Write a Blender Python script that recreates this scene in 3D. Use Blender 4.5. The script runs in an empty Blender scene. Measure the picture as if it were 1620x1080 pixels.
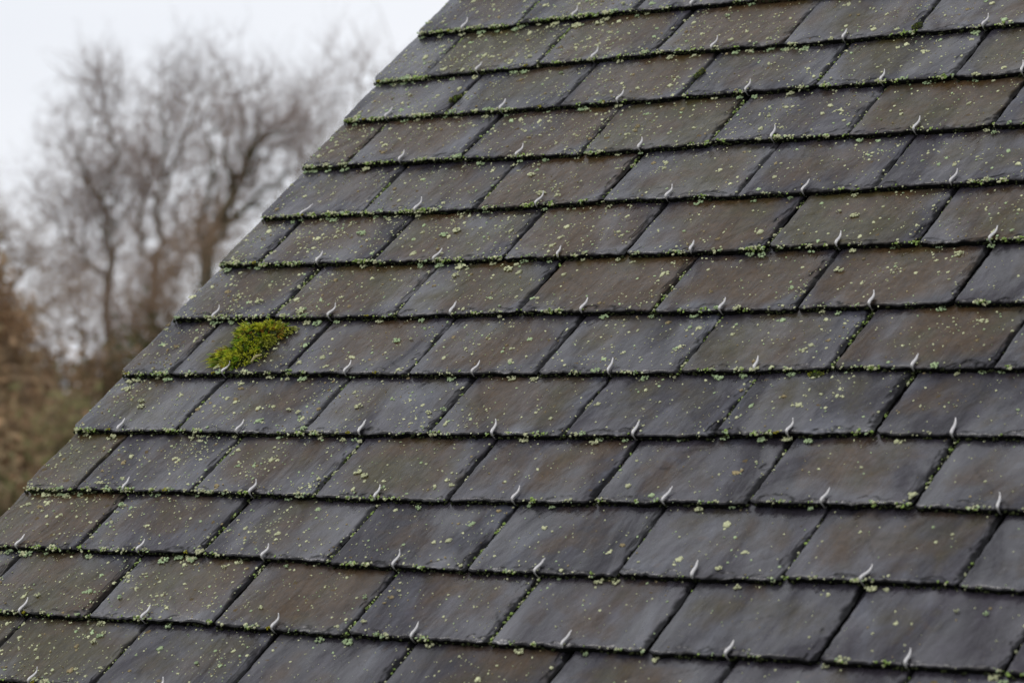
import bpy, math, random
import numpy as np
from mathutils import Matrix, Vector

# ------------------------------------------------------------------ camera, world, sun
SC = bpy.context.scene
COL = SC.collection
CAM = Vector((0.0, 0.0, 5.0))
RIGHT = Vector((0.781245, 0.624225, 0.0))
UP = Vector((0.012228, -0.015304, 0.999808))
FWD = Vector((-0.624105, 0.781095, 0.019590))
FPX = 4933.5                                   # focal length in pixels of a 1620 px wide frame
cd = bpy.data.cameras.new('camera')
cam = bpy.data.objects.new('camera', cd); COL.objects.link(cam)
cam.matrix_world = Matrix((
    (RIGHT.x, UP.x, -FWD.x, CAM.x), (RIGHT.y, UP.y, -FWD.y, CAM.y),
    (RIGHT.z, UP.z, -FWD.z, CAM.z), (0, 0, 0, 1)))
cd.sensor_width = 36.0; cd.lens = 109.634
cd.clip_start = 0.1; cd.clip_end = 3000
cd.dof.use_dof = True; cd.dof.focus_distance = 4.10; cd.dof.aperture_fstop = 8.5
SC.camera = cam
SC.view_settings.view_transform = 'Standard'; SC.view_settings.look = 'None'
SC.view_settings.exposure = 0.0; SC.view_settings.gamma = 1.0

SUN_EL, SUN_AZ = math.radians(50), math.radians(-125)     # azimuth from +Y towards +X
w = bpy.data.worlds.new('World'); SC.world = w; w.use_nodes = True
nt = w.node_tree; nt.nodes.clear()
out = nt.nodes.new('ShaderNodeOutputWorld'); bg = nt.nodes.new('ShaderNodeBackground')
sky = nt.nodes.new('ShaderNodeTexSky'); sky.sky_type = 'NISHITA'; sky.sun_disc = False
sky.sun_elevation = SUN_EL; sky.sun_rotation = SUN_AZ; sky.dust_density = 4.0
tc = nt.nodes.new('ShaderNodeTexCoord'); mp = nt.nodes.new('ShaderNodeMapping')
mp.inputs['Scale'].default_value = (1, 1, 3)
cl = nt.nodes.new('ShaderNodeTexNoise'); cl.inputs['Scale'].default_value = 2.2
cl.inputs['Detail'].default_value = 4
cr = nt.nodes.new('ShaderNodeValToRGB')
cr.color_ramp.elements[0].position = 0.3; cr.color_ramp.elements[0].color = (0.84, 0.87, 0.93, 1)
cr.color_ramp.elements[1].position = 0.7; cr.color_ramp.elements[1].color = (0.98, 0.99, 1.03, 1)
sc_ = nt.nodes.new('ShaderNodeVectorMath'); sc_.operation = 'SCALE'; sc_.inputs['Scale'].default_value = 10.4
mx = nt.nodes.new('ShaderNodeMix'); mx.data_type = 'RGBA'; mx.inputs[0].default_value = 0.93
L = nt.links.new
L(tc.outputs['Generated'], mp.inputs['Vector']); L(mp.outputs[0], cl.inputs['Vector'])
L(cl.outputs['Fac'], cr.inputs[0]); L(cr.outputs[0], sc_.inputs[0])
L(sky.outputs[0], mx.inputs[6]); L(sc_.outputs[0], mx.inputs[7])
L(mx.outputs[2], bg.inputs['Color']); bg.inputs['Strength'].default_value = 0.1
L(bg.outputs[0], out.inputs[0])

sd = bpy.data.lights.new('sun', 'SUN'); sd.energy = 0.5; sd.angle = math.radians(20)
sd.color = (1.0, 0.97, 0.93)
sun = bpy.data.objects.new('sun', sd); COL.objects.link(sun)
sv = Vector((math.sin(SUN_AZ)*math.cos(SUN_EL), math.cos(SUN_AZ)*math.cos(SUN_EL), math.sin(SUN_EL)))
sun.rotation_euler = sv.to_track_quat('Z', 'Y').to_euler(); sun.location = (0, 0, 30)

# ------------------------------------------------------------------ helpers
def at(px, py, depth):
    """world point seen at pixel (px, py) of the 1620x1080 frame, at that distance in metres"""
    return CAM + depth*(FWD + RIGHT*((px-810)/FPX) + UP*((540-py)/FPX))

def to_px(p):
    d = Vector(p) - CAM; z = d.dot(FWD)
    return 810 + FPX*d.dot(RIGHT)/z, 540 - FPX*d.dot(UP)/z

def tag(o, label=None, cat=None, group=None, kind=None):
    if label: o['label'] = label
    if cat: o['category'] = cat
    if group: o['group'] = group
    if kind: o['kind'] = kind
    return o

def mesh_np(name, V, F, mats, matidx=None, smooth=False, attrs=None):
    """V (n,3); F list of equal-size index arrays or a list of arrays of several sizes"""
    me = bpy.data.meshes.new(name)
    V = np.asarray(V, np.float32)
    groups = F if isinstance(F, list) else [F]
    groups = [np.asarray(g, np.int32) for g in groups if len(g)]
    me.vertices.add(len(V)); me.vertices.foreach_set('co', V.ravel())
    nl = sum(g.size for g in groups); nf = sum(len(g) for g in groups)
    me.loops.add(nl); me.polygons.add(nf)
    me.loops.foreach_set('vertex_index', np.concatenate([g.ravel() for g in groups]))
    tot = np.concatenate([np.full(len(g), g.shape[1]) for g in groups])
    start = np.concatenate([[0], np.cumsum(tot)[:-1]])
    me.polygons.foreach_set('loop_start', start.astype(np.int32))
    if matidx is not None: me.polygons.foreach_set('material_index', np.asarray(matidx, np.int32))
    sm = smooth if isinstance(smooth, np.ndarray) else np.full(nf, bool(smooth))
    for m in mats: me.materials.append(m)
    if attrs:
        for k, a in attrs.items():
            a = np.asarray(a, np.float32)
            if a.ndim == 1:
                at_ = me.attributes.new(k, 'FLOAT', 'POINT'); at_.data.foreach_set('value', a)
            else:
                at_ = me.attributes.new(k, 'FLOAT_COLOR', 'POINT')
                at_.data.foreach_set('color', np.c_[a, np.ones(len(a))].astype(np.float32).ravel())
    me.update(calc_edges=True); me.validate()
    me.polygons.foreach_set('use_smooth', sm[:len(me.polygons)])
    return me

def link(name, me, parent=None):
    o = bpy.data.objects.new(name, me); COL.objects.link(o)
    if parent: o.parent = parent
    return o

def box_vf(x0, x1, y0, y1, z0, z1):
    V = np.array([(x, y, z) for z in (z0, z1) for y in (y0, y1) for x in (x0, x1)], float)
    F = np.array([(0, 2, 3, 1), (4, 5, 7, 6), (0, 1, 5, 4), (1, 3, 7, 5), (3, 2, 6, 7), (2, 0, 4, 6)])
    return V, F

def cat_vf(parts):
    Vs, Fs, n = [], [], 0
    for V, F in parts:
        Vs.append(V); Fs.append(F+n); n += len(V)
    return np.concatenate(Vs), np.concatenate(Fs)

def frames(T):
    """two unit vectors perpendicular to each row of T"""
    ref = np.where(np.abs(T[:, 2:3]) < 0.9, [[0, 0, 1.0]], [[1.0, 0, 0]])
    A = np.cross(T, ref); A /= np.linalg.norm(A, axis=1, keepdims=True)
    return A, np.cross(T, A)

def tubes(P0, P1, R0, R1, sides):
    """one tapered open tube per row"""
    T = P1-P0; ln = np.linalg.norm(T, axis=1, keepdims=True); T = T/np.maximum(ln, 1e-9)
    A, B = frames(T); n = len(P0)
    a = np.arange(sides)*2*np.pi/sides
    ring = np.cos(a)[None, :, None]*A[:, None] + np.sin(a)[None, :, None]*B[:, None]
    V = np.concatenate([P0[:, None]+ring*R0[:, None, None], P1[:, None]+ring*R1[:, None, None]], 1)
    i = np.arange(sides); j = (i+1) % sides
    F = np.stack([i, j, j+sides, i+sides], 1)[None] + (np.arange(n)*2*sides)[:, None, None]
    return V.reshape(-1, 3), F.reshape(-1, 4)

# ------------------------------------------------------------------ materials
class NT:
    def __init__(s, name):
        s.m = bpy.data.materials.new(name); s.m.use_nodes = True; s.t = s.m.node_tree
        s.b = s.t.nodes['Principled BSDF']; s.out = s.t.nodes['Material Output']
    def n(s, typ, **kw):
        nd = s.t.nodes.new('ShaderNode'+typ)
        for k, v in kw.items():
            if hasattr(nd, k) and k not in nd.inputs: setattr(nd, k, v)
            else: nd.inputs[k.replace('_', ' ')].default_value = v
        return nd
    def l(s, a, b): s.t.links.new(a, b)
    def noise(s, vec, scale, detail=4, rough=0.55, dist=0.0):
        nd = s.n('TexNoise'); nd.inputs['Scale'].default_value = scale; nd.inputs['Detail'].default_value = detail
        nd.inputs['Roughness'].default_value = rough; nd.inputs['Distortion'].default_value = dist
        s.l(vec, nd.inputs['Vector']); return nd.outputs['Fac']
    def ramp(s, fac, stops):
        nd = s.n('ValToRGB'); e = nd.color_ramp.elements
        while len(e) < len(stops): e.new(0.5)
        for k, (p, c) in enumerate(stops):
            e[k].position = p; e[k].color = (c, c, c, 1) if isinstance(c, (int, float)) else (*c, 1)
        s.l(fac, nd.inputs[0]); return nd.outputs[0]
    def mix(s, fac, a, b, mode='MIX'):
        nd = s.n('Mix'); nd.data_type = 'RGBA'; nd.blend_type = mode
        for i, v in ((0, fac), (6, a), (7, b)):
            if isinstance(v, (int, float)): nd.inputs[i].default_value = v
            elif isinstance(v, tuple): nd.inputs[i].default_value = (*v, 1)
            else: s.l(v, nd.inputs[i])
        return nd.outputs[2]
    def math(s, op, a, b=0.0):
        nd = s.n('Math'); nd.operation = op
        for i, v in ((0, a), (1, b)):
            if isinstance(v, (int, float)): nd.inputs[i].default_value = v
            else: s.l(v, nd.inputs[i])
        return nd.outputs[0]
    def mapr(s, v, a, b, c, d):
        nd = s.n('MapRange'); s.l(v, nd.inputs[0])
        for i, x in enumerate((a, b, c, d)): nd.inputs[i+1].default_value = x
        return nd.outputs[0]
    def bump(s, h, strength, dist, normal=None):
        nd = s.n('Bump'); nd.inputs['Strength'].default_value = strength; nd.inputs['Distance'].default_value = dist
        s.l(h, nd.inputs['Height'])
        if normal: s.l(normal, nd.inputs['Normal'])
        return nd.outputs[0]

def slate_material():
    t = NT('weathered_slate'); b = t.b
    tc = t.n('TexCoord'); oi = t.n('ObjectInfo')
    rnd = oi.outputs['Random']
    r2 = t.math('FRACT', t.math('MULTIPLY', rnd, 17.31)); r3 = t.math('FRACT', t.math('MULTIPLY', rnd, 91.7))
    r4 = t.math('FRACT', t.math('MULTIPLY', rnd, 413.3))
    off = t.n('CombineXYZ'); t.l(t.math('MULTIPLY', rnd, 31.0), off.inputs[0]); t.l(t.math('MULTIPLY', r2, 47.0), off.inputs[1])
    t.l(t.math('MULTIPLY', r3, 23.0), off.inputs[2])
    add = t.n('VectorMath'); add.operation = 'ADD'; t.l(tc.outputs['Object'], add.inputs[0]); t.l(off.outputs[0], add.inputs[1])
    P = add.outputs[0]
    mpn = t.n('Mapping'); mpn.inputs['Scale'].default_value = (1.0, 0.55, 1.0)
    mpn.inputs['Rotation'].default_value = (0, 0, 0.10); t.l(P, mpn.inputs[0]); S = mpn.outputs[0]
    # grey to purple grey stone, fine mottling
    g1 = t.ramp(t.noise(S, 26, 6, 0.62), [(0.30, (0.017, 0.0158, 0.020)), (0.50, (0.027, 0.0247, 0.031)), (0.70, (0.044, 0.041, 0.052))])
    g1 = t.mix(t.math('MULTIPLY', r3, 0.6), g1, t.mix(1.0, g1, (1.08, 0.97, 1.0), 'MULTIPLY'))
    # brown and olive algae, strongest towards the middle of the exposed half
    br = t.noise(S, 7.5, 5, 0.58, 0.4)
    fine = t.noise(P, 70, 5, 0.65)
    brf = t.math('ADD', br, t.math('MULTIPLY', t.math('SUBTRACT', fine, 0.5), 0.22))
    sa = t.n('Attribute'); sa.attribute_name = 'stain'
    sx = t.n('SeparateXYZ'); t.l(tc.outputs['Object'], sx.inputs[0])
    ex = t.math('POWER', t.math('ABSOLUTE', t.math('DIVIDE', sx.outputs[0], 0.112)), 3.0)
    ey = t.math('POWER', t.math('ABSOLUTE', t.math('DIVIDE', t.math('SUBTRACT', sx.outputs[1], 0.068), 0.068)), 3.0)
    env = t.math('MULTIPLY', t.math('ADD', ex, ey), 0.20)
    low = t.noise(P, 11, 4, 0.6, 0.6)
    amt = t.math('SUBTRACT', t.math('ADD', t.math('MULTIPLY', sa.outputs['Fac'], 0.22), -0.07), t.math('MINIMUM', env, 0.25))
    brf = t.math('ADD', t.math('MULTIPLY', brf, 0.60), t.math('MULTIPLY', low, 0.55))
    mask = t.ramp(t.math('ADD', brf, amt), [(0.46, 0.0), (0.56, 0.6), (0.66, 1.0)])
    hue = t.noise(P, 13, 3, 0.55); hue = t.ramp(t.math('ADD', hue, t.mapr(r2, 0, 1, -0.17, 0.12)), [(0.40, 0.0), (0.60, 1.0)])
    brown = t.mix(hue, (0.084, 0.050, 0.021), (0.066, 0.053, 0.016))
    brown = t.mix(t.ramp(fine, [(0.3, 0.0), (0.7, 1.0)]), brown, t.mix(1.0, brown, (0.50, 0.50, 0.52), 'MULTIPLY'))
    c = t.mix(t.math('MULTIPLY', mask, 0.92), g1, brown)
    # rusty stains
    rs = t.noise(P, 24, 4, 0.6); rm = t.ramp(rs, [(0.66, 0.0), (0.74, 1.0)])
    c = t.mix(t.math('MULTIPLY', rm, 0.35), c, (0.095, 0.055, 0.024))
    # bluish sky sheen painted into the colour, in streaks up the slope
    mp3 = t.n('Mapping'); mp3.inputs['Scale'].default_value = (1.0, 0.42, 1.0); t.l(P, mp3.inputs[0])
    st = t.ramp(t.noise(mp3.outputs[0], 12, 5, 0.62, 0.9), [(0.55, 0.0), (0.68, 1.0)])
    stm = t.math('MULTIPLY', st, t.math('SUBTRACT', 1.0, mask))
    c = t.mix(t.math('MULTIPLY', stm, 0.45), c, (0.098, 0.105, 0.132))
    # tiny pale specks
    vo = t.n('TexVoronoi'); vo.inputs['Scale'].default_value = 240; t.l(P, vo.inputs['Vector'])
    sp = t.ramp(vo.outputs['Distance'], [(0.10, 1.0), (0.17, 0.0)])
    sg = t.ramp(t.noise(P, 30, 2), [(0.50, 0.0), (0.62, 1.0)])
    c = t.mix(t.math('MULTIPLY', t.math('MULTIPLY', sp, sg), 0.5), c, (0.20, 0.18, 0.11))
    # riven grain: fine dark and light mineral streaks
    gr = t.noise(S, 190, 6, 0.72, 0.3)
    c = t.mix(1.0, c, t.ramp(gr, [(0.30, 0.72), (0.50, 1.0), (0.70, 1.28)]), 'MULTIPLY')
    # black algae and painted-in shade along flaked edges and steps
    at_ = t.n('Attribute'); at_.attribute_name = 'dirt_shade'
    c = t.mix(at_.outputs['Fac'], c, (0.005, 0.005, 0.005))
    t.l(c, b.inputs['Base Color'])
    wet = t.noise(S, 9, 4, 0.55)
    t.l(t.mapr(wet, 0.3, 0.7, 0.14, 0.36), b.inputs['Roughness'])
    spec = t.mapr(t.noise(mp3.outputs[0], 9, 5, 0.62, 0.8), 0.42, 0.68, 0.05, 1.2)
    spec = t.math('ADD', 0.17, t.math('MULTIPLY', spec, t.math('SUBTRACT', 1.0, t.math('MULTIPLY', mask, 0.78))))
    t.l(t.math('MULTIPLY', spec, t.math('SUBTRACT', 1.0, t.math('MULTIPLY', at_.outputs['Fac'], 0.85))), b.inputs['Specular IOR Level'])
    n1 = t.bump(t.noise(S, 48, 5, 0.58), 0.8, 0.0030)
    n2 = t.bump(t.noise(P, 420, 4, 0.7), 0.25, 0.0004, n1)
    mpc = t.n('Mapping'); mpc.inputs['Scale'].default_value = (1, 0.35, 1); mpc.inputs['Rotation'].default_value = (0, 0, -0.35)
    t.l(P, mpc.inputs[0])
    rid = t.noise(mpc.outputs[0], 16, 3, 0.5, 1.2)
    n3 = t.bump(t.ramp(rid, [(0.0, 0.0), (0.49, 0.45), (0.505, 0.55), (1.0, 1.0)]), 0.5, 0.004, n2)
    t.l(n3, b.inputs['Normal'])
    return t.m

def simple(name, col, rough=0.7, metal=0.0, spec=0.5, noise=None, amp=0.35, coord='Object'):
    t = NT(name)
    if noise:
        tc = t.n('TexCoord'); f = t.noise(tc.outputs[coord], noise, 5, 0.6)
        c = t.mix(f, tuple(x*(1-amp) for x in col), tuple(min(1, x*(1+amp)) for x in col)); t.l(c, t.b.inputs['Base Color'])
        t.l(t.bump(f, 0.4, 0.02/noise), t.b.inputs['Normal'])
    else: t.b.inputs['Base Color'].default_value = (*col, 1)
    t.b.inputs['Roughness'].default_value = rough; t.b.inputs['Metallic'].default_value = metal
    t.b.inputs['Specular IOR Level'].default_value = spec
    return t.m

def tinted(name, rough=0.85, spec=0.2, nscale=300, amp=0.4, trans=0.0, coord='Object'):
    """albedo from the painted-in species colour 'tint' with procedural mottling"""
    t = NT(name); a = t.n('Attribute'); a.attribute_name = 'tint'; tc = t.n('TexCoord')
    f = t.noise(tc.outputs[coord], nscale, 4, 0.6)
    k = t.mapr(f, 0.3, 0.7, 1-amp, 1+amp)
    vm = t.n('VectorMath'); vm.operation = 'SCALE'; t.l(a.outputs['Color'], vm.inputs[0]); t.l(k, vm.inputs['Scale'])
    t.l(vm.outputs[0], t.b.inputs['Base Color'])
    t.b.inputs['Roughness'].default_value = rough; t.b.inputs['Specular IOR Level'].default_value = spec
    if trans:
        tr = t.n('BsdfTranslucent'); t.l(vm.outputs[0], tr.inputs[0]); ms = t.n('MixShader'); ms.inputs[0].default_value = trans
        t.l(t.b.outputs[0], ms.inputs[1]); t.l(tr.outputs[0], ms.inputs[2]); t.l(ms.outputs[0], t.out.inputs[0])
    return t.m

SLATE = slate_material()
EDGE = simple('slate_edge_algae_shade', (0.006, 0.006, 0.0055), 0.8, spec=0.06, noise=300)  # near-black sides: black algae, with the shade of the gaps painted in
STEEL = simple('dull_stainless_steel', (0.60, 0.58, 0.57), 0.38, metal=0.5, noise=180, amp=0.25)
LICHEN = tinted('crustose_lichen', 0.9, 0.15, 500, 0.3)
MOSSM = tinted('moss', 0.7, 0.3, 160, 0.3, trans=0.25)
BARK = simple('damp_bark', (0.20, 0.17, 0.125), 0.9, noise=3.0, spec=0.2)
BARKG = simple('mossy_bark', (0.12, 0.115, 0.07), 0.9, noise=2.0, spec=0.2)
TWIG = simple('bare_twigs', (0.24, 0.165, 0.125), 0.9, noise=0.6, spec=0.2)
TWIGR = simple('reddish_twigs', (0.30, 0.21, 0.14), 0.9, noise=0.6, spec=0.2)
LEAFB = tinted('foliage', 0.8, 0.2, 1.2, 0.35, trans=0.4)
WOOD = simple('dark_stained_board', (0.045, 0.036, 0.028), 0.7, noise=14)
WALLM = simple('lime_render', (0.42, 0.39, 0.33), 0.9, noise=6, amp=0.18, spec=0.2)
GRASSM = simple('winter_grass', (0.055, 0.062, 0.026), 0.95, noise=0.4, spec=0.1)
LEAD = simple('lead_ridge', (0.10, 0.10, 0.11), 0.55, noise=9)

# ------------------------------------------------------------------ the roof: measured joints (column, dx, drow)
GA, HW = 0.12113, 0.11                          # exposed height of a course, half a slate's width
THK, SLOPE, LEN = 0.0076, 0.0086/0.12113, 0.32
ORG = CAM + Vector((-3.21782, 3.76592, 0.58706))
VDIR = Vector((0, 0.765314, 0.643658)); NDIR = Vector((0, -0.643658, 0.765314))
ROOFM = Matrix(((1, VDIR.x, NDIR.x, ORG.x), (0, VDIR.y, NDIR.y, ORG.y), (0, VDIR.z, NDIR.z, ORG.z), (0, 0, 0, 1)))
JOINTS = {
    0: [(0,0.1,-0.04),(1,0.0,0.02),(2,-0.0,0.01),(3,-0.04,-0.04),(4,0.01,-0.05),(5,-0.03,-0.01)],
    1: [(0,0.05,-0.03),(1,0.05,0.1),(2,-0.02,0.06),(3,0.01,0.0),(4,-0.05,0.02),(5,-0.03,-0.03),(6,-0.09,-0.01),(7,0.03,0.07),(8,-0.04,0.03),(9,-0.01,0.03),(10,-0.03,0.03)],
    2: [(0,0.13,-0.09),(1,-0.02,-0.03),(2,0.05,-0.06),(3,0.03,0.0),(4,0.02,-0.02),(5,-0.01,-0.01),(6,-0.01,-0.02),(7,0.01,-0.03),(8,0.02,-0.01),(9,0.01,-0.03),(10,0.03,0.0)],
    3: [(0,0.11,-0.04),(1,-0.01,-0.05),(2,-0.04,-0.04),(3,0.01,-0.03),(4,-0.01,-0.01),(5,0.06,0.05),(6,-0.03,-0.0),(7,0.03,-0.04),(8,-0.04,-0.05),(9,0.06,0.01),(10,-0.01,-0.02),(11,0.04,-0.03)],
    4: [(0,0.15,-0.06),(1,-0.04,-0.01),(2,0.03,-0.02),(3,-0.02,0.02),(4,0.0,0.02),(5,-0.02,0.02),(6,-0.01,-0.04),(7,-0.0,-0.0),(8,0.05,0.04),(9,-0.01,0.01),(10,-0.02,0.01),(11,-0.01,-0.03)],
    5: [(0,0.14,-0.12),(1,-0.07,-0.08),(2,-0.01,-0.03),(3,-0.04,-0.03),(4,-0.0,0.01),(5,0.1,-0.01),(6,-0.02,0.01),(7,-0.02,0.0),(8,-0.03,0.03),(9,0.01,-0.01),(10,-0.01,-0.02),(11,0.05,0.02),(12,-0.01,0.01)],
    6: [(0,0.15,-0.04),(1,-0.05,-0.03),(2,0.01,-0.03),(3,-0.02,-0.01),(4,0.06,0.04),(5,-0.02,-0.02),(6,0.02,-0.02),(7,-0.02,-0.01),(8,0.02,0.04),(9,-0.01,0.03),(10,0.01,0.06),(11,-0.03,-0.0),(12,-0.01,-0.0)],
    7: [(0,0.09,-0.04),(1,0.04,-0.0),(2,-0.04,0.01),(3,0.0,-0.02),(4,0.02,0.02),(5,0.02,0.04),(6,0.04,0.04),(7,-0.0,0.02),(8,0.04,0.05),(9,-0.0,0.04),(10,0.02,0.01),(11,-0.01,-0.01),(12,0.02,-0.01),(13,-0.02,0.03)],
    8: [(0,0.08,-0.09),(1,-0.03,0.01),(2,-0.03,0.01),(3,0.03,0.02),(4,0.09,0.04),(5,0.01,0.02),(6,0.04,0.03),(7,0.02,0.03),(8,0.04,0.03),(9,0.01,0.04),(10,0.05,0.03),(11,0.0,-0.02),(12,0.03,-0.02),(13,-0.01,-0.02)],
    9: [(0,0.11,-0.07),(1,0.09,0.04),(2,-0.07,-0.01),(3,0.08,0.02),(4,0.05,0.01),(5,0.05,0.05),(6,0.01,0.05),(7,0.06,0.05),(8,-0.01,0.03),(9,0.05,0.01),(10,-0.01,-0.01),(11,0.04,-0.01),(12,-0.04,-0.05),(13,0.02,-0.02),(14,0.0,-0.02)],
    10: [(1,-0.07,-0.01),(2,-0.03,-0.03),(3,0.0,-0.01),(4,0.0,-0.05),(5,0.01,-0.01),(6,0.02,0.03),(7,0.0,0.04),(8,0.01,0.04),(9,-0.03,0.04),(10,0.01,0.04),(11,-0.03,-0.01),(12,0.02,0.0),(13,-0.05,-0.06),(14,0.03,-0.03)],
    11: [(2,-0.08,-0.02),(3,0.03,-0.0),(4,-0.07,-0.04),(5,0.03,-0.03),(6,-0.04,0.01),(7,0.01,0.01),(8,-0.04,-0.0),(9,-0.01,0.01),(10,-0.05,-0.02),(11,-0.01,-0.0),(12,-0.05,-0.02),(13,-0.02,-0.05),(14,-0.03,-0.03),(15,0.0,-0.03)],
    12: [(3,-0.02,-0.05)],
}
MOSS = [(160, -815), (167, -807), (176, -795), (195, -791), (183, -779), (170, -763), (172, -751), (171, -742), (189, -740), (195, -732), (217, -729), (230, -726), (249, -728), (264, -741), (281, -739), (288, -755), (273, -762), (284, -772), (268, -775), (264, -786), (268, -800), (270, -817), (260, -824), (258, -832), (246, -844), (216, -849), (190, -838), (168, -824)]
ROSETTES = [(1092, -539, 9), (1063, -528, 5), (510, -916, 8), (597, -1046, 9), (613, -1053, 8), (449, -965, 8), (408, -972, 9), (659, -1076, 6), (266, -714, 10), (733, -1105, 6), (1361, -973, 9), (1189, -855, 10), (1069, -491, 7), (1122, -610, 7), (1123, -651, 9), (1095, -698, 5), (489, -613, 12), (580, -624, 10), (495, -635, 7), (364, -853, 10), (303, -850, 8), (63, -1097, 12), (100, -1096, 9), (224, -1115, 7), (380, -1217, 10), (424, -1209, 14), (491, -1224, 6), (406, 28, 6), (340, -14, 12), (381, -11, 10), (390, 5, 10), (625, -28, 6), (1282, -624, 9), (1235, -1197, 6), (757, -1267, 5), (610, -1296, 5), (787, -1311, 5), (362, -1292, 5), (378, -1352, 5), (377, -1358, 7), (375, -1370, 6), (573, -1395, 5), (215, -1297, 6), (387, -144, 5), (1555, -1241, 4), (1592, -1244, 5), (1637, -1329, 10), (108, -917, 8), (97, -903, 7), (48, -875, 9), (659, -923, 6), (640, -929, 7), (391, -923, 6), (412, -929, 6), (487, -380, 4), (491, -406, 9), (540, -458, 9), (484, -778, 8), (507, -775, 4), (416, -542, 9), (432, -532, 9), (253, -529, 10), (168, -686, 9), (270, -711, 9), (113, -670, 5)]
rng = np.random.default_rng(11); random.seed(5)

def joint(r, c):
    for cc, dx, dy in JOINTS.get(r, ()):
        if cc == c: return dx, dy
    h = random.Random(r*131+c*7)
    return h.uniform(-.035, .035), h.uniform(-.02, .02)

def slate_list():
    out = []
    for r in range(-3, 17):
        cols = [0]+list(range(1 if r % 2 else 2, 30, 2))
        for a, b in zip(cols[:-1], cols[1:]):
            da, db = joint(r, a), joint(r, b); mid = joint(r, (a+b)//2) if b-a == 2 else None
            xl, xr = (a+da[0])*HW, (b+db[0])*HW
            if a == 0: xl = (da[0] if r in JOINTS and r < 10 else .11)*HW-.001; ch = (db[1]-da[1])*GA
            else: ch = 0
            yc = -(r + (0.5*mid[1]+0.25*(da[1] if a else mid[1])+0.25*db[1] if mid else db[1]))*GA
            rot = -(db[1]-da[1])*GA*0.55/(xr-xl) if a else 0.0
            out.append(dict(r=r, a=a, b=b, xl=xl, xr=xr, y=yc, rot=rot, ch=max(0.009, min(ch, 0.017)) if a == 0 else 0))
    return out

def r2w(x, y, z=0.0): return ORG + Vector((1, 0, 0))*x + VDIR*y + NDIR*z

def seen(s):
    pts = [to_px(r2w(x, y)) for x in np.linspace(s['xl']+.004, s['xr']-.004, 5) for y in np.linspace(s['y'], s['y']+GA, 5)]
    return any(0 < p[0] < 1620 and 0 < p[1] < 1080 for p in pts)

def n1(seed, x, scale):
    g = np.random.default_rng(seed).uniform(-1, 1, 400); q = (np.asarray(x)+1.0)/scale
    i = np.floor(q).astype(int) % 398; f = q-np.floor(q); f = f*f*(3-2*f)
    return g[i]*(1-f)+g[i+1]*f

def n2(seed, x, y, scale):
    g = np.random.default_rng(seed).uniform(-1, 1, (97, 97)); qx = (x+1.0)/scale; qy = (y+1.0)/scale
    i = np.floor(qx).astype(int); j = np.floor(qy).astype(int); fx = qx-i; fy = qy-j
    fx = fx*fx*(3-2*fx); fy = fy*fy*(3-2*fy); i %= 96; j %= 96
    return (g[i, j]*(1-fx)+g[i+1, j]*fx)*(1-fy)+(g[i, j+1]*(1-fx)+g[i+1, j+1]*fx)*fy

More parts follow.
